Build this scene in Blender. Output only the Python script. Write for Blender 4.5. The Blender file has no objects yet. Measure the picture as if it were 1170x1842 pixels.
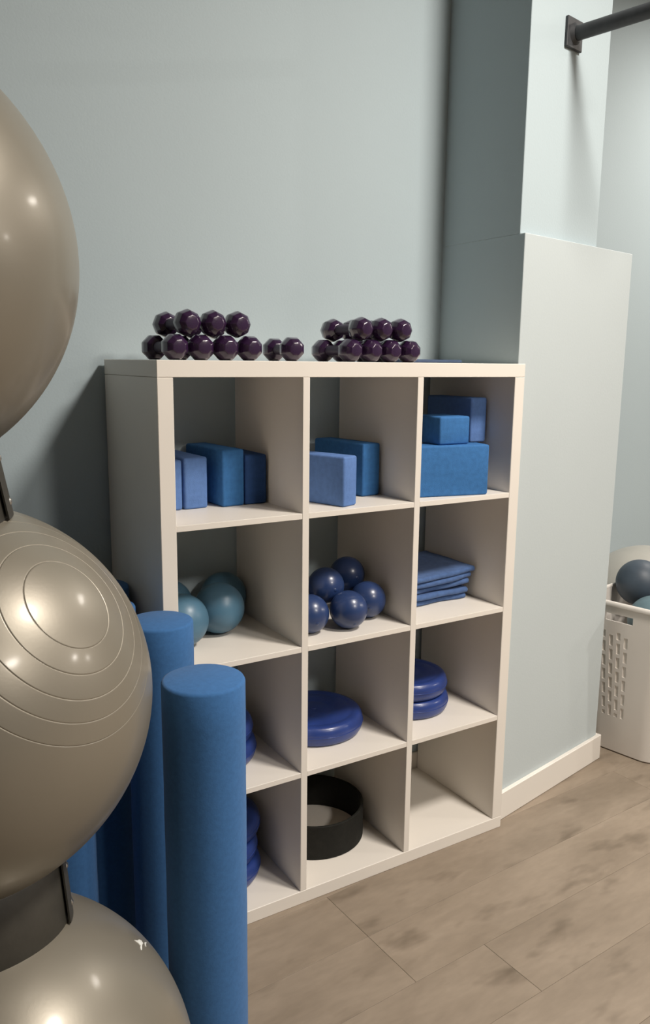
import bpy, bmesh, math, random
from mathutils import Vector, Matrix, Euler
random.seed(7)
C = bpy.context.scene.collection
S = bpy.context.scene
PI = math.pi
sin, cos = math.sin, math.cos

# ------------------------------------------------------------------ camera
def cam_setup():
    yaw, pitch, roll = 0.552882, 0.183255, 0.010733
    f = Vector((sin(yaw)*cos(pitch), cos(yaw)*cos(pitch), -sin(pitch)))
    r = Vector((cos(yaw), -sin(yaw), 0)); u = r.cross(f)
    r2 = cos(roll)*r + sin(roll)*u; u2 = -sin(roll)*r + cos(roll)*u
    cd = bpy.data.cameras.new('camera'); co = bpy.data.objects.new('camera', cd); C.objects.link(co)
    M = Matrix((( r2.x, u2.x, -f.x, -0.628896), (r2.y, u2.y, -f.y, -1.730647), (r2.z, u2.z, -f.z, 1.473262), (0, 0, 0, 1)))
    co.matrix_world = M
    cd.sensor_fit = 'VERTICAL'; cd.sensor_height = 36; cd.lens = 1454.258/1842*36
    cd.clip_start = .05
    S.camera = co
cam_setup()

# ------------------------------------------------------------------ light
W = bpy.data.worlds.new('world'); S.world = W; W.use_nodes = True
W.node_tree.nodes['Background'].inputs[0].default_value = (.80, .86, .95, 1)
W.node_tree.nodes['Background'].inputs[1].default_value = .25
S.view_settings.view_transform = 'Standard'; S.view_settings.look = 'None'
S.view_settings.gamma = 1; S.view_settings.use_curve_mapping = False
S.view_settings.exposure = 0.0
CEIL = 3.40
def lamp(name, loc, watts, size, col=(1, .925, .84)):
    l = bpy.data.lights.new(name, 'AREA'); l.shape = 'DISK'; l.size = size; l.energy = watts; l.color = col
    o = bpy.data.objects.new(name, l); o.location = loc; C.objects.link(o); return o
lamp('ceiling_lamp_key', (1.40, -1.55, CEIL-.02), 108, .50)
lamp('ceiling_lamp_camera', (1.50, -3.9, CEIL-.02), 108, .55)
lamp('ceiling_lamp_right', (6.7, -3.5, CEIL-.02), 150, .28)
lamp('ceiling_lamp_far', (10.0, -3.2, CEIL-.02), 150, .28)
lamp('added_fill_recess', (3.9, .35, CEIL-.02), 50, .55)  # added unseen fill light, brightens the recess wall past the right wall

# ------------------------------------------------------------------ materials
def mat(name, col, rough=.6, metal=0, coat=0, noise=None, bump=None, spec=.5, coat_rough=.1, sheen=0):
    m = bpy.data.materials.new(name); m.use_nodes = True
    nt = m.node_tree; b = nt.nodes['Principled BSDF']
    b.inputs['Base Color'].default_value = (*col, 1); b.inputs['Roughness'].default_value = rough
    b.inputs['Metallic'].default_value = metal; b.inputs['Coat Weight'].default_value = coat
    b.inputs['Coat Roughness'].default_value = coat_rough
    b.inputs['Specular IOR Level'].default_value = spec
    b.inputs['Sheen Weight'].default_value = sheen
    tc = nt.nodes.new('ShaderNodeTexCoord')
    if noise:
        sc, amt = noise
        n = nt.nodes.new('ShaderNodeTexNoise'); n.inputs['Scale'].default_value = sc; n.inputs['Detail'].default_value = 3
        nt.links.new(tc.outputs['Object'], n.inputs['Vector'])
        mp = nt.nodes.new('ShaderNodeMapRange'); mp.inputs['From Min'].default_value = .3; mp.inputs['From Max'].default_value = .7
        mp.inputs['To Min'].default_value = 1-amt; mp.inputs['To Max'].default_value = 1+amt
        nt.links.new(n.outputs['Fac'], mp.inputs['Value'])
        v = nt.nodes.new('ShaderNodeVectorMath'); v.operation = 'SCALE'; v.inputs[0].default_value = col
        nt.links.new(mp.outputs['Result'], v.inputs['Scale']); nt.links.new(v.outputs[0], b.inputs['Base Color'])
    if bump:
        sc, st, dist = bump
        n = nt.nodes.new('ShaderNodeTexNoise'); n.inputs['Scale'].default_value = sc; n.inputs['Detail'].default_value = 2
        nt.links.new(tc.outputs['Object'], n.inputs['Vector'])
        bp = nt.nodes.new('ShaderNodeBump'); bp.inputs['Strength'].default_value = st; bp.inputs['Distance'].default_value = dist
        nt.links.new(n.outputs['Fac'], bp.inputs['Height']); nt.links.new(bp.outputs['Normal'], b.inputs['Normal'])
    return m

M_wall = mat('wall_paint_pale_blue', (.44, .523, .556), .75, noise=(1.3, .02), bump=(160, .25, .0015), spec=.3)
M_wallw = mat('wall_paint_lower_panel', (.50, .558, .572), .7, noise=(1.3, .02), bump=(160, .2, .0012), spec=.3)
M_trim = mat('white_trim_paint', (.78, .74, .68), .4, bump=(40, .1, .0005))
M_far = mat('far_wall_grey_paint', (.13, .14, .15), .8, noise=(1.3, .03), bump=(120, .2, .001))
M_ceil = mat('ceiling_paint', (.32, .31, .30), .9, bump=(80, .3, .002))
M_shelf = mat('white_foil_board', (.80, .755, .69), .45, noise=(6, .012), bump=(90, .08, .0004))
M_roll = mat('blue_foam_roller', (.042, .140, .34), .85, noise=(120, .07), bump=(320, .25, .0008), spec=.25, sheen=.08)
M_lav = mat('lavender_blue_foam', (.11, .21, .47), .85, noise=(70, .08), bump=(300, .5, .001), spec=.25)
M_teal = mat('teal_blue_foam', (.042, .158, .39), .85, noise=(70, .10), bump=(300, .5, .001), spec=.25)
M_navy = mat('navy_blue_foam', (.025, .07, .21), .85, noise=(70, .10), bump=(300, .5, .001), spec=.25)
M_purple = mat('purple_vinyl', (.030, .011, .043), .26, coat=.9, noise=(25, .2), bump=(120, .15, .0008), coat_rough=.15)
M_handle = mat('dark_purple_handle_grip', (.03, .014, .045), .5, bump=(200, .4, .001))
M_disc = mat('blue_rubber_cushion', (.018, .045, .21), .38, coat=.3, noise=(18, .12), bump=(220, .2, .0006), coat_rough=.2)
M_tball = mat('teal_vinyl_ball', (.07, .165, .25), .42, coat=.15, noise=(20, .08), bump=(180, .1, .0005), coat_rough=.3)
M_sball = mat('navy_weighted_ball', (.02, .045, .14), .35, coat=.35, noise=(14, .12), bump=(180, .12, .0005), coat_rough=.2)
M_fold = mat('blue_folded_mat', (.07, .13, .29), .9, noise=(60, .14), bump=(240, .6, .0015), spec=.2, sheen=.1)
M_black = mat('black_foam_ring', (.010, .010, .008), .8, noise=(60, .2), bump=(260, .5, .001), spec=.3)
M_ring = mat('dark_grey_plastic', (.035, .033, .027), .5, noise=(40, .12), bump=(150, .2, .0008))
M_rivet = mat('steel_rivet', (.6, .58, .54), .3, metal=1, noise=(100, .05))
M_iron = mat('black_painted_steel', (.035, .038, .042), .5, noise=(30, .2), bump=(120, .2, .0005))
M_bask = mat('white_basket_plastic', (.74, .70, .65), .45, noise=(5, .02), bump=(60, .1, .0005))
M_bdark = mat('charcoal_ball_vinyl', (.055, .075, .10), .5, noise=(20, .1), bump=(150, .1, .0005))
M_bteal = mat('grey_teal_ball_vinyl', (.12, .19, .22), .5, noise=(20, .08), bump=(150, .1, .0005))
M_cream = mat('pale_grey_ball_vinyl', (.42, .41, .37), .45, noise=(8, .06), bump=(120, .1, .0005))
M_strip = mat('slate_blue_band', (.05, .08, .15), .8, noise=(40, .1), bump=(200, .4, .001))
M_mark = mat('white_mark', (.75, .76, .72), .4, noise=(200, .1))

def silver():
    m = mat('silver_pearl_vinyl', (.232, .210, .168), .40, metal=.36, coat=.18, coat_rough=.13, noise=(5, .04), bump=(190, .10, .0006))
    return m
M_silver = silver()

def floor_mat():
    m = bpy.data.materials.new('oak_laminate'); m.use_nodes = True; nt = m.node_tree; N = nt.nodes; L = nt.links
    b = N['Principled BSDF']; b.inputs['Roughness'].default_value = .55; b.inputs['Specular IOR Level'].default_value = .35
    tc = N.new('ShaderNodeTexCoord'); oi = N.new('ShaderNodeObjectInfo')
    ad = N.new('ShaderNodeVectorMath'); ad.operation = 'ADD'
    sc = N.new('ShaderNodeVectorMath'); sc.operation = 'SCALE'; sc.inputs[0].default_value = (13, 7, 3)
    L.new(oi.outputs['Random'], sc.inputs['Scale']); L.new(tc.outputs['Object'], ad.inputs[0]); L.new(sc.outputs[0], ad.inputs[1])
    mp = N.new('ShaderNodeMapping'); mp.inputs['Scale'].default_value = (1.8, 5.5, 1); L.new(ad.outputs[0], mp.inputs[0])
    n1 = N.new('ShaderNodeTexNoise'); n1.inputs['Scale'].default_value = 1.6; n1.inputs['Detail'].default_value = 5; n1.inputs['Distortion'].default_value = .5; L.new(mp.outputs[0], n1.inputs[0])
    n2 = N.new('ShaderNodeTexNoise'); n2.inputs['Scale'].default_value = 12; n2.inputs['Detail'].default_value = 4; L.new(mp.outputs[0], n2.inputs[0])
    mk = N.new('ShaderNodeMapping'); mk.inputs['Scale'].default_value = (2.6, 6.5, 1); L.new(ad.outputs[0], mk.inputs[0])
    n3 = N.new('ShaderNodeTexNoise'); n3.inputs['Scale'].default_value = 1.9; n3.inputs['Detail'].default_value = 3; L.new(mk.outputs[0], n3.inputs[0])
    r1 = N.new('ShaderNodeValToRGB'); r1.color_ramp.elements[0].position = .3; r1.color_ramp.elements[0].color = (.235, .188, .140, 1)
    r1.color_ramp.elements[1].position = .72; r1.color_ramp.elements[1].color = (.315, .256, .196, 1); L.new(n1.outputs['Fac'], r1.inputs[0])
    r2 = N.new('ShaderNodeValToRGB'); r2.color_ramp.elements[0].position = .58; r2.color_ramp.elements[0].color = (1, 1, 1, 1)
    r2.color_ramp.elements[1].position = .78; r2.color_ramp.elements[1].color = (.55, .53, .50, 1); L.new(n3.outputs['Fac'], r2.inputs[0])
    mx = N.new('ShaderNodeMix'); mx.data_type = 'RGBA'; mx.blend_type = 'MULTIPLY'; mx.inputs['Factor'].default_value = 1
    L.new(r1.outputs[0], mx.inputs[6]); L.new(r2.outputs[0], mx.inputs[7])
    mr = N.new('ShaderNodeMapRange'); mr.inputs['To Min'].default_value = .95; mr.inputs['To Max'].default_value = 1.05; L.new(oi.outputs['Random'], mr.inputs[0])
    mr2 = N.new('ShaderNodeMapRange'); mr2.inputs['From Min'].default_value = .3; mr2.inputs['From Max'].default_value = .7; mr2.inputs['To Min'].default_value = .94; mr2.inputs['To Max'].default_value = 1.06; L.new(n2.outputs['Fac'], mr2.inputs[0])
    mm = N.new('ShaderNodeMath'); mm.operation = 'MULTIPLY'; L.new(mr.outputs[0], mm.inputs[0]); L.new(mr2.outputs[0], mm.inputs[1])
    vs = N.new('ShaderNodeVectorMath'); vs.operation = 'SCALE'; L.new(mx.outputs[2], vs.inputs[0]); L.new(mm.outputs[0], vs.inputs['Scale'])
    L.new(vs.outputs[0], b.inputs['Base Color'])
    bp = N.new('ShaderNodeBump'); bp.inputs['Strength'].default_value = .15; bp.inputs['Distance'].default_value = .001
    L.new(n2.outputs['Fac'], bp.inputs['Height']); L.new(bp.outputs[0], b.inputs['Normal'])
    return m
M_floor = floor_mat()

# ------------------------------------------------------------------ helpers
def link(name, me, m, parent=None, loc=(0, 0, 0), rot=(0, 0, 0)):
    if m is not None and not me.materials: me.materials.append(m)
    o = bpy.data.objects.new(name, me); C.objects.link(o); o.location = loc; o.rotation_euler = rot
    if parent: o.parent = parent
    return o
def finish(bm, name, smooth=False, ang=None):
    bmesh.ops.recalc_face_normals(bm, faces=bm.faces)
    me = bpy.data.meshes.new(name); bm.to_mesh(me); bm.free()
    if smooth:
        for p in me.polygons: p.use_smooth = True
        if ang:
            me.set_sharp_from_angle(angle=ang)
    return me
def box_me(name, x0, x1, y0, y1, z0, z1, bev=0, seg=1, smooth=False):
    bm = bmesh.new(); bmesh.ops.create_cube(bm, size=1)
    for v in bm.verts: v.co = Vector((x0+(v.co.x+.5)*(x1-x0), y0+(v.co.y+.5)*(y1-y0), z0+(v.co.z+.5)*(z1-z0)))
    if bev: bmesh.ops.bevel(bm, geom=list(bm.edges), offset=bev, segments=seg, affect='EDGES', profile=.5)
    return finish(bm, name, smooth)
def prism_me(name, pts, z0, z1, bev=0):
    bm = bmesh.new(); lo = [bm.verts.new((x, y, z0)) for x, y in pts]; hi = [bm.verts.new((x, y, z1)) for x, y in pts]
    n = len(pts); bm.faces.new(lo); bm.faces.new(hi)
    for i in range(n): bm.faces.new((lo[i], lo[(i+1) % n], hi[(i+1) % n], hi[i]))
    bmesh.ops.recalc_face_normals(bm, faces=bm.faces)
    if bev: bmesh.ops.bevel(bm, geom=list(bm.edges), offset=bev, segments=1, affect='EDGES')
    return finish(bm, name)
def lathe_me(name, prof, n=64, closed=False, ang=math.radians(40)):
    """prof = [(r, z)...] round z; r 0 collapses to a pole; closed = torus-like section"""
    bm = bmesh.new(); rings = []
    for r, z in prof:
        if r < 1e-6: rings.append([bm.verts.new((0, 0, z))])
        else: rings.append([bm.verts.new((r*cos(2*PI*i/n), r*sin(2*PI*i/n), z)) for i in range(n)])
    prs = list(zip(rings[:-1], rings[1:]))
    if closed: prs.append((rings[-1], rings[0]))
    for a, b in prs:
        for i in range(n):
            j = (i+1) % n
            if len(a) == 1 and len(b) == 1: continue
            if len(a) == 1: bm.faces.new((a[0], b[i], b[j]))
            elif len(b) == 1: bm.faces.new((a[i], a[j], b[0]))
            else: bm.faces.new((a[i], a[j], b[j], b[i]))
    return finish(bm, name, True, ang)
def tube_me(name, p, q, r, n=24, bev=True):
    p = Vector(p); q = Vector(q); d = q-p; L = d.length
    b = min(.003, r*.3)
    me = lathe_me(name, [(0, 0), (r-b, 0), (r, b), (r, L-b), (r-b, L), (0, L)], n)
    me.transform(Matrix.Translation(p) @ Vector((0, 0, 1)).rotation_difference(d).to_matrix().to_4x4())
    return me
def tag(o, label, cat=None, group=None, kind=None):
    if label: o['label'] = label
    if cat: o['category'] = cat
    if group: o['group'] = group
    if kind: o['kind'] = kind
    return o
def thing(name, label, cat, loc=(0, 0, 0), rot=(0, 0, 0), group=None):
    o = bpy.data.objects.new(name, None); C.objects.link(o); o.location = loc; o.rotation_euler = rot
    o.empty_display_size = .1
    return tag(o, label, cat, group)
def struct(name, me, m, parent=None):
    o = link(name, me, m, parent)
    if not parent: o['kind'] = 'structure'
    return o

# ------------------------------------------------------------------ room
XL, XR, YF, YB = -5.5, 11.5, -6.5, 0.405
floor = struct('floor', box_me('floor', XL-.1, XR+.1, YF-.1, 1.5, -.12, -.009), M_floor)
FA = math.radians(3.0)
PL, PW = 1.285, .190
pme = box_me('plank', -PL/2+.0003, PL/2-.0003, -PW/2+.0003, PW/2-.0003, -.0088, 0, .0006)
ca, sa = cos(FA), sin(FA)
cnt = 0
for row in range(-24, 14):
    off = (row*0.41) % 1.0*PL
    if row == -1: off = 0
    for k in range(-4, 6):
        lx = .45+PL/2+off+k*PL; ly = -.415+PW*(row+.5)+PW
        x = lx*ca-ly*sa; y = lx*sa+ly*ca
        if y > 1.42: continue
        if x < -1.9 or x > 4.4 or y < -3.6: continue
        o = link('plank', pme, M_floor, floor, (x, y, 0), (0, 0, FA)); cnt += 1
struct('wall_back', box_me('wall_back', XL, 1.128, YB, YB+.12, 0, CEIL), M_wall)
AW = math.radians(11.1); e = Vector((cos(AW), sin(AW))); nn = Vector((-sin(AW), cos(AW)))
LZ = 1.845
p0 = Vector((1.128, .0375)); p1 = p0+e*.640; p2 = p1+nn*.62
q0 = Vector((1.128, .058)); q1 = q0+e*.43; q2 = q1+nn*.60
wr = struct('wall_right', prism_me('wall_right', [p0, p1, p2, (1.128, .70)], 0, LZ, .0015), M_wallw)
wr.data.materials.append(M_wall)
for p in wr.data.polygons:
    if p.normal.x < -.9: p.material_index = 1
struct('wall_right_upper', prism_me('wall_right_upper', [q0, q1, q2, (1.128, .70)], LZ, CEIL, .0015), M_wall)
struct('wall_recess', box_me('wall_recess', 1.2, XR, 1.32, 1.44, 0, CEIL), M_wall)
struct('wall_far_right', box_me('wall_far_right', XR, XR+.1, YF, 1.44, 0, CEIL), M_far)
struct('wall_left', box_me('wall_left', XL-.1, XL, YF, YB+.12, 0, CEIL), M_far)
struct('wall_front', box_me('wall_front', XL-.1, XR+.1, YF-.1, YF, 0, CEIL), M_far)
struct('ceiling', box_me('ceiling', XL-.1, XR+.1, YF-.1, 1.44, CEIL, CEIL+.1), M_ceil)
# baseboards
def bb_poly(a, b, nrm, t=.014, ea=0, eb=0):
    d = (b-a).normalized(); a = a-d*ea; b = b+d*eb
    return [a, b, b-nrm*t, a-nrm*t]
struct('baseboard_right', prism_me('baseboard_right', bb_poly(p0+e*.012, p1, nn, .015, 0, .015), 0.001, .097, .002), M_trim)
struct('baseboard_right_end', prism_me('baseboard_right_end', [p1+e*.0005, p1+e*.015, p1+e*.015+nn*.5, p1+e*.0005+nn*.5], 0.001, .097, .002), M_trim)
struct('baseboard_back', box_me('baseboard_back', XL, 1.126, YB-.012, YB, .001, .095, .002), M_trim)
struct('baseboard_recess', box_me('baseboard_recess', 1.9, XR, 1.306, 1.32, .001, .095, .002), M_trim)

# ------------------------------------------------------------------ cube shelf
H, WD, D, TO = 1.4745, 1.12, .39, .038
TV = .0195; TH = .0145; CH = (H-2*TO-3*TH)/4; CW = .335
VX = [(.038, .373), (.3925, .7275), (.747, 1.082)]
def zb(r): return H-TO-CH-(CH+TH)*r
sh = thing('cube_shelf', 'tall white cube shelf with twelve open compartments against the pale blue wall', 'shelf')
link('top_panel', box_me('top_panel', 0, WD, 0, D, H-TO, H, .0012), M_shelf, sh)
link('bottom_panel', box_me('bottom_panel', 0, WD, 0, D, .0, TO, .0012), M_shelf, sh)
link('side_panel', box_me('side_panel', 0, TO, .0003, D, TO+.0003, H-TO-.0006, .0012), M_shelf, sh)
link('side_panel', box_me('side_panel', WD-TO, WD, .0003, D, TO+.0003, H-TO-.0006, .0012), M_shelf, sh)
for x0, x1 in ((.373, .3925), (.7275, .747)):
    link('divider', box_me('divider', x0, x1, .0005, D, TO, H-TO, .0008), M_shelf, sh)
bme = box_me('shelf_board', 0, CW, .001, D, 0, TH, .0006)
for x0, x1 in VX:
    for r in range(3):
        link('shelf_board', bme, M_shelf, sh, (x0, 0, zb(r)-TH))

# ------------------------------------------------------------------ dumbbells
def head_me(R=.031):
    prof = [(.0, -.032), (.52, -.0315), (.86, -.021), (1.0, -.006), (1.0, .006), (.86, .021), (.52, .0315), (0, .032)]
    bm = bmesh.new(); rings = []; n = 8
    for k, (r, y) in enumerate(prof):
        if r == 0: rings.append([bm.verts.new((0, y, 0))]); continue
        rings.append([bm.verts.new((R*r*cos(2*PI*(i+.5)/n), y, R*r*sin(2*PI*(i+.5)/n))) for i in range(n)])
    for a, b in zip(rings[:-1], rings[1:]):
        for i in range(n):
            j = (i+1) % n
            if len(a) == 1: bm.faces.new((a[0], b[j], b[i]))
            elif len(b) == 1: bm.faces.new((a[i], a[j], b[0]))
            else: bm.faces.new((a[i], a[j], b[j], b[i]))
    bmesh.ops.recalc_face_normals(bm, faces=bm.faces)
    bmesh.ops.bevel(bm, geom=list(bm.edges), offset=.0014, segments=2, affect='EDGES', profile=.5)
    me = finish(bm, 'head', True, math.radians(50)); return me
HM = head_me(); AP = .031*cos(PI/8)
HANDLE = tube_me('handle', (0, -.037, 0), (0, .037, 0), .0135, 20)
def dumbbell(fx, fy, z, rz, label, group, roll=0):
    d = .066
    cx = fx - sin(rz)*d; cy = fy + cos(rz)*d
    t = thing('dumbbell', label, 'dumbbell', (cx, cy, z), (0, roll, rz), group)
    link('handle', HANDLE, M_handle, t)
    link('head', HM, M_purple, t, (0, -d, 0)); link('head', HM, M_purple, t, (0, d, 0))
z1 = H+AP+.0005
gl = 'dumbbells piled at the left end of the shelf top'; gr = 'dumbbells piled right of centre on the shelf top'
o1 = ['leftmost', 'second from left', 'third from left', 'rightmost']; o2 = ['leftmost', 'middle', 'rightmost']
for i, x in enumerate((.058, .1205, .183, .2455)):
    dumbbell(x, .040, z1, math.radians((0, -2, 1, -1)[i]), 'purple dumbbell, %s of the bottom row in the left pile' % o1[i], gl)
for i, x in enumerate((.0893, .1518, .2143)):
    dumbbell(x, .040, z1+.0545, math.radians(.5), 'purple dumbbell, %s of the upper row in the left pile' % o2[i], gl, PI/8)
for i, x in enumerate((.534, .5965, .659, .7215)):
    dumbbell(x, .040, z1, math.radians((0, 1, -1, 1)[i]), 'purple dumbbell, %s of the bottom row in the right pile' % o1[i], gr)
for i, x in enumerate((.5653, .6278, .6903)):
    dumbbell(x, .040, z1+.0545, math.radians(1), 'purple dumbbell, %s of the upper row in the right pile' % o2[i], gr, PI/8)
dumbbell(.362, .040, z1, math.radians(-9), 'single purple dumbbell lying alone between the two piles', 'dumbbells on the shelf top')
tag(link('exercise_band', box_me('exercise_band', 0, .215, 0, .13, 0, .0095, .003, 2, True), M_strip, None, (.80, .135, H+.0003), (0, 0, .1)),
    'flat slate blue folded exercise band right of the dumbbell piles on the shelf top', 'exercise band')

# ------------------------------------------------------------------ foam blocks
def block(x, y, z, w, d, h, rz, m, label, group, bev=.006, tilt=0):
    """x,y = front-left bottom corner, w along x, d depth"""
    o = link('foam_block', box_me('foam_block', 0, w, 0, d, 0, h, bev, 3, True), m, None, (x, y, z+.0004), (0, tilt, rz))
    for p in o.data.polygons: p.use_smooth = True
    o.data.set_sharp_from_angle(angle=math.radians(60))
    return tag(o, label, 'foam block', group)
r = math.radians
Z0 = zb(0)
gb = 'foam yoga blocks in the top left compartment'
block(.0645, .188, Z0, .064, .20, .128, 0, M_lav, 'lavender blue foam block farthest left in the top left compartment, mostly hidden', gb)
block(.1345, .187, Z0, .064, .20, .133, r(2), M_lav, 'lavender blue foam block, second from left in the top left compartment', gb)
block(.234, .175, Z0, .065, .215, .149, r(4), M_teal, 'taller teal blue foam block, third from left in the top left compartment', gb)
block(.301, .180, Z0, .064, .20, .133, r(-.5), M_navy, 'dark navy foam block, rightmost in the top left compartment', gb)
gb2 = 'foam yoga blocks in the top middle compartment'
block(.511, .024, Z0, .057, .19, .133, r(19), M_lav, 'pale lavender blue foam block turned at the front of the top middle compartment', gb2)
block(.651, .142, Z0, .065, .225, .150, r(7), M_teal, 'teal blue foam block standing behind the lavender one in the top middle compartment', gb2)
gb3 = 'foam yoga blocks in the top right compartment'
block(.778, .055, Z0, .228, .076, .146, r(-12.5), M_teal, 'large teal blue foam block lying across the front of the top right compartment', gb3)
block(1.010, .132, Z0, .066, .20, .142, 0, M_navy, 'navy foam block hidden behind the large block in the top right compartment', gb3)
block(1.0125, .105, Z0+.1425, .0625, .21, .133, 0, M_lav, 'lavender blue foam block standing tall at the back of the top right compartment', gb3)
block(.850, .050, Z0+.1465, .108, .12, .080, r(-2), M_teal, 'small bright teal foam block resting on top of the large block', gb3)

# ------------------------------------------------------------------ balls in the shelf
def sphere_prof(R, n=40, seam=0):
    pr = []
    for i in range(n+1):
        a = PI*i/n; rr = R
        if seam and abs(a-PI/2) < .5*PI/n+1e-6: rr = R-seam
        pr.append((max(0, rr*sin(a)) if 0 < i < n else 0, rr*cos(a)))
    return pr
def ball(name, c, R, m, label, cat, group, rot=(0.5, 0.3, 0), n=56, plug=True):
    me = lathe_me(name, sphere_prof(R, 56, .0006), n, ang=r(60))
    t = thing(name, label, cat, c, rot, group)
    link('ball_shell', me, m, t)
    if plug: link('valve_plug', lathe_me('valve_plug', [(0, R+.001), (.004, R+.001), (.006, R-.0005), (.006, R-.003), (0, R-.003)], 16), m, t)
    return t
Z1 = zb(1)
gt = 'teal balls in the second compartment of the left column'
RT = .069
ball('inflatable_ball', (.238, .218, Z1+RT), RT, M_tball, 'teal ball in the left column, front right of its four balls', 'ball', gt, (-1.9, .3, 0))
ball('inflatable_ball', (.110, .165, Z1+RT), RT, M_tball, 'paler teal ball half hidden behind the tall roller tops, left column', 'ball', gt, (-2.1, 1, 0))
ball('inflatable_ball', (.305, .337, Z1+RT-.003), RT-.003, M_tball, 'dark teal ball in shade behind the front right ball, left column', 'ball', gt, (-2.1, 2, 0))
ball('inflatable_ball', (.128, .317, Z1+RT), RT, M_tball, 'teal ball at the back left behind the paler ball, left column', 'ball', gt, (-2.1, 2.4, 0))
gs = 'small navy balls in the second compartment of the middle column'
RS = .0530
sm = [((.4520, .094), 0, 'navy blue small ball at the front left of its middle compartment'),
      ((.5650, .074), 0, 'navy blue small ball at the front centre of its middle compartment'),
      ((.6670, .128), 0, 'navy blue small ball farthest right in its middle compartment'),
      ((.5480, .168), .0475, 'navy blue small ball resting on the others, front of the upper two'),
      ((.6620, .232), .052, 'navy blue small ball topmost at the back of the small ball pile'),
      ((.4560, .236), .006, 'navy blue small ball at the back left of the small ball pile')]
for (xy, dz, lb) in sm:
    ball('weighted_ball', (xy[0], xy[1], Z1+RS+dz), RS, M_sball, lb, 'weighted ball', gs, (random.uniform(1.5, 2.6), random.uniform(0, 3), 0), 40)

# ------------------------------------------------------------------ folded mats
def folded(x0, x1, y0, y1, z, h, seed, label, lift=0, rz=0):
    rnd = random.Random(seed); t = h*.42; R_ = (h-t)/2
    cl = [(y1, h-t/2)]
    for k in range(6): cl.append((y1+(y0+h/2-y1)*(k+1)/6, h-t/2))
    for k in range(1, 6):
        a = PI/2+PI*k/6; cl.append((y0+h/2+cos(a)*R_, h/2+sin(a)*R_))
    for k in range(7): cl.append((y0+h/2+(y1-y0-h/2)*k/6, t/2))
    n = len(cl); sec = []
    def nrm(i):
        a = Vector(cl[max(0, i-1)]); b = Vector(cl[min(n-1, i+1)]); d = (b-a).normalized(); return Vector((-d.y, d.x))
    outer = [Vector(cl[i])+nrm(i)*-t/2 for i in range(n)]; inner = [Vector(cl[i])+nrm(i)*t/2 for i in range(n)]
    sec = outer+inner[::-1]
    ph = [rnd.uniform(0, 6) for _ in range(4)]
    bm = bmesh.new(); NX = 22; rows = []
    for i in range(NX+1):
        u = i/NX; x = x0+(x1-x0)*u
        w = .0018*sin(u*7+ph[0])+.0012*sin(u*13+ph[1]); yw = .004*sin(u*5+ph[2])+.0025*sin(u*11+ph[3])
        lf = lift*max(0, u-.35)**1.5*1.9
        rows.append([bm.verts.new((x+(.003*sin(s.x*40+ph[1]) if i in (0, NX) else 0), s.x+yw*(1-(s.x-y0)/(y1-y0)), z+s.y+max(0, w)*.3+lf)) for s in sec])
    m_ = len(sec)
    for a, b in zip(rows[:-1], rows[1:]):
        for k in range(m_): bm.faces.new((a[k], a[(k+1) % m_], b[(k+1) % m_], b[k]))
    for rw in (rows[0], rows[-1]):
        # cap as quad strip
        for k in range(n-1): bm.faces.new((rw[k], rw[k+1], rw[m_-2-k], rw[m_-1-k]))
    o = link('folded_mat', finish(bm, 'folded_mat', True, r(50)), M_fold, None)
    return tag(o, label, 'folded mat', 'folded blue mats stacked in the right column')
zz = Z1+.0006
spec = [(.80, 1.046, .130, .36, .0175, 0, 'blue folded mat at the bottom of the stack in the right column'),
        (.795, 1.050, .122, .355, .0175, 0, 'blue folded mat second from the bottom of the stack'),
        (.79, 1.048, .126, .36, .0185, .010, 'blue folded mat in the middle of the stack, lifted at its right end'),
        (.80, 1.056, .120, .36, .0170, .010, 'blue folded mat second from the top of the stack'),
        (.79, 1.068, .116, .365, .0165, .010, 'blue folded mat on top of the stack, its corner reaching farthest right')]
for i, (a, b, c, d, h, lf, lb) in enumerate(spec):
    folded(a, b, c, d, zz, h, i*5+1, lb, lf); zz += h+.0016

# ------------------------------------------------------------------ balance discs
def disc_me(R, h):
    pr = [(0, 0), (R*.86, .0)]
    for k in range(1, 8):
        a = -PI/2+PI*k/14*1; pr.append((R-h*.32+h*.32*cos(a)**.8, h*.5+h*.5*sin(a)))
    pr += [(R-.0005, h*.5-.001), (R+.0012, h*.5-.0006), (R+.0012, h*.5+.0012), (R-.0005, h*.5+.0018)]
    for k in range(8, 14):
        a = -PI/2+PI*k/14; pr.append((R-h*.32+h*.32*cos(a)**.8, h*.5+h*.5*sin(a)))
    pr += [(R-h*.36, h), (R*.80, h-.0008), (R*.76, h-.0025), (R*.72, h-.001), (R*.4, h-.001), (R*.36, h-.0025), (R*.32, h-.001), (0, h-.0005)]
    return lathe_me('cushion', pr, 72, ang=r(55))
def disc(x, y, z, R, h, label, group, rot=(0, 0, 0)):
    t = thing('balance_disc', label, 'balance disc', (x, y, z), rot, group)
    link('cushion', disc_me(R, h), M_disc, t)
    link('valve_plug', lathe_me('valve_plug', [(0, h+.0012), (.007, h+.001), (.008, h-.001), (0, h-.001)], 20), M_disc, t, (0, 0, 0))
Z2 = zb(2); Z3 = TO
gd = 'inflatable balance discs on the lower shelves'
disc(.547, .228, Z2+.0005, .148, .058, 'single blue balance disc in the middle column, third compartment down', gd)
disc(.888, .215, Z2+.0005, .132, .056, 'lower blue balance disc of the pair in the right column', gd)
disc(.884, .219, Z2+.058, .132, .056, 'upper blue balance disc of the pair in the right column', gd)
disc(.196, .222, Z2+.0005, .138, .056, 'lower blue balance disc, left column third compartment down, behind the roller', gd)
disc(.190, .226, Z2+.058, .136, .056, 'upper blue balance disc, left column third compartment down, behind the roller', gd)
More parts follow.
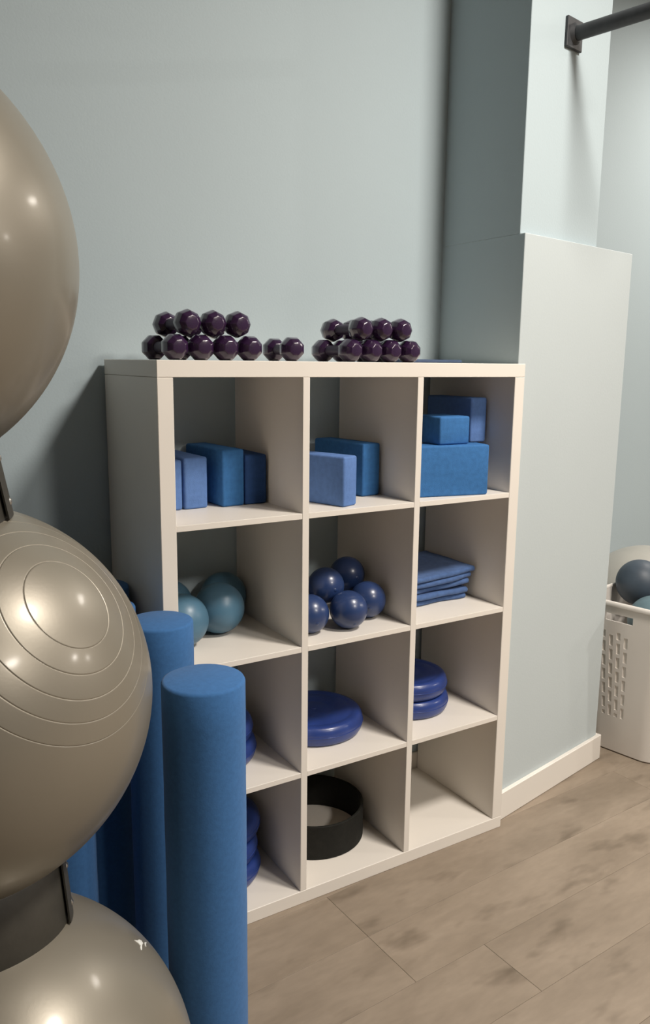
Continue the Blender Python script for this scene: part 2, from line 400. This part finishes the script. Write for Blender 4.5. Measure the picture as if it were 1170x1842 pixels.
disc(.200, .208, Z3+.0005, .138, .056, 'lowest blue balance disc in the bottom left compartment', gd)
disc(.196, .214, Z3+.058, .136, .056, 'middle blue balance disc in the bottom left compartment', gd)
disc(.212, .236, Z3+.1155, .140, .052, 'top blue balance disc of the three in the bottom left compartment', gd)

# ------------------------------------------------------------------ black ring
RR, RHt, RTk = .155, .105, .0085
pr = [(RR-.0015, 0), (RR, .0015), (RR, RHt-.0015), (RR-.0015, RHt), (RR-RTk+.0015, RHt), (RR-RTk, RHt-.0015), (RR-RTk, .0015), (RR-RTk+.0015, 0)]
tag(link('exercise_ring', lathe_me('exercise_ring', pr, 96, closed=True), M_black, None, (.554, .238, Z3+.0005)),
    'wide black foam ring lying in the bottom middle compartment', 'exercise ring')

# ------------------------------------------------------------------ foam rollers
def roller(x, y, label, R=.075, L=.914, tilt=(0, 0)):
    pr = [(0, .0), (R-.006, 0), (R-.002, .002), (R, .006)]+[(R+.0003*sin(k*2.1), .006+(L-.012)*k/14) for k in range(1, 14)]+[(R, L-.006), (R-.002, L-.002), (R-.006, L), (0, L)]
    o = link('foam_roller', lathe_me('foam_roller', pr, 72, ang=r(60)), M_roll, None, (x, y, .0006), (tilt[0], tilt[1], 0))
    return tag(o, label, 'foam roller', 'long blue foam rollers standing by the shelf')
roller(-.0925, -.452, 'long blue foam roller nearest the camera, standing in front of the shelf')
roller(-.045, -.098, 'long blue foam roller standing against the left front edge of the shelf', R=.0735)
roller(-.124, .062, 'long blue foam roller in shade left of the shelf, top edge just past the ball')
roller(-.082, .238, 'long blue foam roller in shade against the shelf side, nearest the wall')
roller(-.262, -.028, 'long blue foam roller leftmost, seen through the gap between the silver balls')

# ------------------------------------------------------------------ silver exercise balls and rings
def exball(c, R, axis, label, grooves=True):
    g = [r(a) for a in (13.2, 19.9, 26.2, 31.9, 37.5)] if grooves else []
    angs = set(PI*i/72 for i in range(73))
    dips = {}
    for a in g:
        for s in (-1, 0, 1):
            k = a+s*.0036
            for b in list(angs):
                if abs(b-k) < .006 and 0 < b < PI: angs.discard(b)
        for s, dd in ((-2, 0), (-1, 0), (0, -.0007), (1, 0), (2, 0)):
            k = a+s*.0030; angs.add(k); dips[k] = dd
    pr = []
    for a in sorted(angs):
        rr = R+dips.get(a, 0)
        pr.append((0 if a < 1e-6 or a > PI-1e-6 else rr*sin(a), rr*cos(a)))
    me = lathe_me('ball_shell', pr, 128, ang=r(75))
    rot = Vector((0, 0, 1)).rotation_difference(Vector(axis)).to_matrix().to_4x4(); me.transform(rot)
    t = thing('exercise_ball', label, 'exercise ball', c, (0, 0, 0), 'large silver exercise balls stacked at the left')
    link('ball_shell', me, M_silver, t)
    pm = lathe_me('valve_plug', [(0, -R-.001), (.007, -R-.001), (.008, -R+.001), (0, -R+.001)], 20); pm.transform(rot)
    link('valve_plug', pm, M_silver, t)
    return t
c1, R1 = Vector((-.599, -.437, 1.606)), .310
c2, R2 = Vector((-.502, -.445, .962)), .300
c3, R3 = Vector((-.504, -.555, .3205)), .320
exball(c1, R1, (-.3, .9, .3), 'large silver exercise ball at the top of the stack')
exball(c2, R2, (.464, -.639, .614), 'large silver exercise ball with ringed grooves in the middle of the stack')
b3 = exball(c3, R3, (-.5, .4, .75), 'large silver exercise ball at the bottom of the stack, on the floor')
# thin irregular white patches on the bottom ball
def patch_me(cdir, pts, R):
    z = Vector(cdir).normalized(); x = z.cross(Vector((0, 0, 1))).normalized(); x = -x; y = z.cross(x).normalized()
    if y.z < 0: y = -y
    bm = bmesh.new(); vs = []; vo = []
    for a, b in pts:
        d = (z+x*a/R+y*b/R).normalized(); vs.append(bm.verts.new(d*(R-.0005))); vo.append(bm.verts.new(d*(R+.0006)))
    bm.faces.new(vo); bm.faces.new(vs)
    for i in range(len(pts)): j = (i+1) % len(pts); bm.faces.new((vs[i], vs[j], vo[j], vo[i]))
    return finish(bm, 'white_patch')
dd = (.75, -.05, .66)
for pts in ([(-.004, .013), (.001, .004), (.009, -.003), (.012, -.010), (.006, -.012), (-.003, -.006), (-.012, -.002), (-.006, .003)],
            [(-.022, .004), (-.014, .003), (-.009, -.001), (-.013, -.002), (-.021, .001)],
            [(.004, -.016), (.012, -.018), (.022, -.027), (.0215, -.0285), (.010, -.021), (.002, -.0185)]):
    o = link('white_patch', patch_me(dd, pts, R3), M_mark, b3); o['label'] = 'small white mark'

def stack_ring(ca, Ra, cb, Rb, ra, rb_, label, flap_az):
    ax = (cb-ca).normalized(); za = math.sqrt(Ra*Ra-ra*ra)-.003; zt = (cb-ca).length-math.sqrt(Rb*Rb-rb_*rb_)+.003
    h = zt-za; t = .004
    base = ca+ax*za
    q = Vector((0, 0, 1)).rotation_difference(ax)
    th = thing('ball_stacking_ring', label, 'stacking ring', base, q.to_euler(), 'dark rings between the silver balls')
    pr = [(ra+t, 0), (ra+t+.001, .002), (rb_+t+.001, h-.002), (rb_+t, h), (rb_, h), (ra, 0)]
    link('band', lathe_me('band', pr, 96, closed=True), M_ring, th)
    bm = bmesh.new(); NA = 16; a0, a1 = flap_az; rows = []
    for i in range(NA+1):
        a = a0+(a1-a0)*i/NA; lift = .0055*(1-i/NA)+.0015
        rows.append([bm.verts.new(((rr+o_)*cos(a), (rr+o_)*sin(a), z)) for rr, o_, z in ((ra+t, .0012+lift-.003, .001), (ra+t, .001+lift, .001), (rb_+t, .001+lift, h-.001), (rb_+t, .0012+lift-.003, h-.001))])
    for A, B in zip(rows[:-1], rows[1:]):
        for k in range(4): bm.faces.new((A[k], A[(k+1) % 4], B[(k+1) % 4], B[k]))
    bm.faces.new(rows[0]); bm.faces.new(rows[-1])
    link('overlap_flap', finish(bm, 'overlap_flap', True, r(40)), M_ring, th)
    rv = lathe_me('rivet', [(0, .0035), (.0035, .0028), (.006, .0008), (.0065, -.002), (0, -.002)], 20)
    for f in (.2, .8):
        a = a0+(a1-a0)*.32; rr = ra+(rb_-ra)*f+t+.0055
        o = link('rivet', rv, M_rivet, th, (rr*cos(a), rr*sin(a), h*f), (0, PI/2, a)); o['label'] = 'round steel rivet'
stack_ring(c3, R3, c2, R2, .138, .133, 'dark grey plastic ring under the middle silver ball, on the bottom one', (r(-30), r(8)))
stack_ring(c2, R2, c1, R1, .136, .134, 'dark grey plastic ring under the top silver ball, on the middle one', (r(-30), r(8)))

# ------------------------------------------------------------------ wall bar
def wall_bar():
    base = q0+e*.212
    t = thing('wall_mounted_bar', 'dark steel bar on a square plate high on the right wall', 'wall bar', (base.x, base.y, 2.425), (0, 0, AW))
    link('flange_plate', box_me('flange_plate', -.041, .041, -.010, -.0004, -.041, .041, .0015), M_iron, t)
    link('bar', tube_me('bar', (0, -.009, .0), (0.0, -.60, 0), .0205, 32), M_iron, t)
    link('weld_collar', lathe_me('weld_collar', [(0, 0), (.030, 0), (.0225, .010), (0, .010)], 32), M_iron, t, (0, -.0095, 0), (PI/2, 0, 0))
wall_bar()

# ------------------------------------------------------------------ laundry basket
def basket():
    Hb = .60; wt, dt, wb, db = .44, .36, .37, .30; rc = .07
    t = thing('storage_basket', 'tall white plastic basket of balls at the end of the right wall', 'basket', (2.045, .172, .0006), (0, 0, AW))
    def outline(z, inset=0):
        u = z/Hb; w = wb+(wt-wb)*u-2*inset; d = db+(dt-db)*u-2*inset; rr = max(.02, rc-inset); out = []
        def line(p, q_, n):
            for i in range(n): out.append((p[0]+(q_[0]-p[0])*i/n, p[1]+(q_[1]-p[1])*i/n))
        def arc(cx, cy, a0, n=8):
            for i in range(n): a = a0+PI/2*i/n; out.append((cx+rr*cos(a), cy+rr*sin(a)))
        X, Y = w/2, d/2
        arc(X-rr, Y-rr, 0); line((X-rr, Y), (-X+rr, Y), 14); arc(-X+rr, Y-rr, PI/2); line((-X, Y-rr), (-X, -Y+rr), 14)
        arc(-X+rr, -Y+rr, PI); line((-X+rr, -Y), (X-rr, -Y), 14); arc(X-rr, -Y+rr, 1.5*PI); line((X, -Y+rr), (X, Y-rr), 14)
        return out
    n = len(outline(0)); nz = 42
    bm = bmesh.new()
    # walls with real slots
    zs = [0.0, .006]+[.006+(Hb-.006)*i/(nz) for i in range(1, nz+1)]
    def ring(z, ins): return [bm.verts.new((x, y, z)) for x, y in outline(z, ins)]
    O = [ring(z, .006 if z == 0 else 0) for z in zs]; I = [ring(max(z, .006), .005) for z in zs]
    sides = {}  # index ranges of straight parts
    DP = [ring(max(z, .003), .0034) for z in zs]
    def is_hole(k, i):
        z = zs[i]
        for s0 in (30, 74):
            q_ = k-s0
            if 0 <= q_ < 14:
                if .525 < z < .555 and 2 <= q_ < 9: return 2
                if 1 <= q_ < 9 and .14 < z < .48 and (q_ % 2 == 1) and ((i+(q_//2)*2) % 4 != 0): return 1
        return 0
    N = len(zs); holes = {}
    for i in range(N-1):
        for k in range(n):
            if is_hole(k, i): holes[(i, k)] = is_hole(k, i)
    for i in range(N-1):
        for k in range(n):
            j = (k+1) % n; h = holes.get((i, k), 0)
            if h == 0: bm.faces.new((O[i][k], O[i][j], O[i+1][j], O[i+1][k]))
            if h == 1: bm.faces.new((DP[i][k], DP[i][j], DP[i+1][j], DP[i+1][k]))
            if i > 0 and h != 2: bm.faces.new((I[i][j], I[i][k], I[i+1][k], I[i+1][j]))
    for (i, k), h in holes.items():
        j = (k+1) % n; B = DP if h == 1 else I
        if (i-1, k) not in holes: bm.faces.new((O[i][k], O[i][j], B[i][j], B[i][k]))
        if (i+1, k) not in holes: bm.faces.new((O[i+1][k], O[i+1][j], B[i+1][j], B[i+1][k]))
        if (i, (k-1) % n) not in holes: bm.faces.new((O[i][k], O[i+1][k], B[i+1][k], B[i][k]))
        if (i, j) not in holes: bm.faces.new((O[i][j], O[i+1][j], B[i+1][j], B[i][j]))
    bm.faces.new(O[0]); bm.faces.new(I[1])
    for v in list(bm.verts):
        if not v.link_faces: bm.verts.remove(v)
    link('basket_body', finish(bm, 'basket_body', True, r(40)), M_bask, t)
    # rolled rim
    bm = bmesh.new(); sec = [(.006, -.012), (.008, -.004), (.006, .003), (.0, .006), (-.005, .003), (-.006, -.004)]
    rings = []
    for ins, dz in sec: rings.append([bm.verts.new((x, y, Hb+dz)) for x, y in outline(Hb, -ins)])
    for a in range(len(sec)):
        A = rings[a]; B = rings[(a+1) % len(sec)]
        for k in range(n): bm.faces.new((A[k], A[(k+1) % n], B[(k+1) % n], B[k]))
    link('rim', finish(bm, 'rim', True, r(60)), M_bask, t)
basket()
gk = 'balls heaped in the white basket'
def at(lx, ly, z): return (2.045+lx*cos(AW)-ly*sin(AW), .172+lx*sin(AW)+ly*cos(AW), z)
ball('inflatable_ball', at(-.097, -.055, .530), .095, M_bteal, 'grey teal ball near the front rim of the white basket', 'ball', gk, (2, 1, 0))
ball('inflatable_ball', at(.056, .084, .622), .092, M_bdark, 'charcoal ball piled highest at the back of the white basket', 'ball', gk, (2, 2, 0))
ball('inflatable_ball', at(.100, -.060, .505), .095, M_bdark, 'charcoal ball to the right in the white basket, past the frame edge', 'ball', gk, (2, 2, 0))
ball('exercise_ball', (2.68, .67, .3105), .310, M_cream, 'pale grey exercise ball on the floor behind the white basket', 'exercise ball', None, (2, 2, 0))
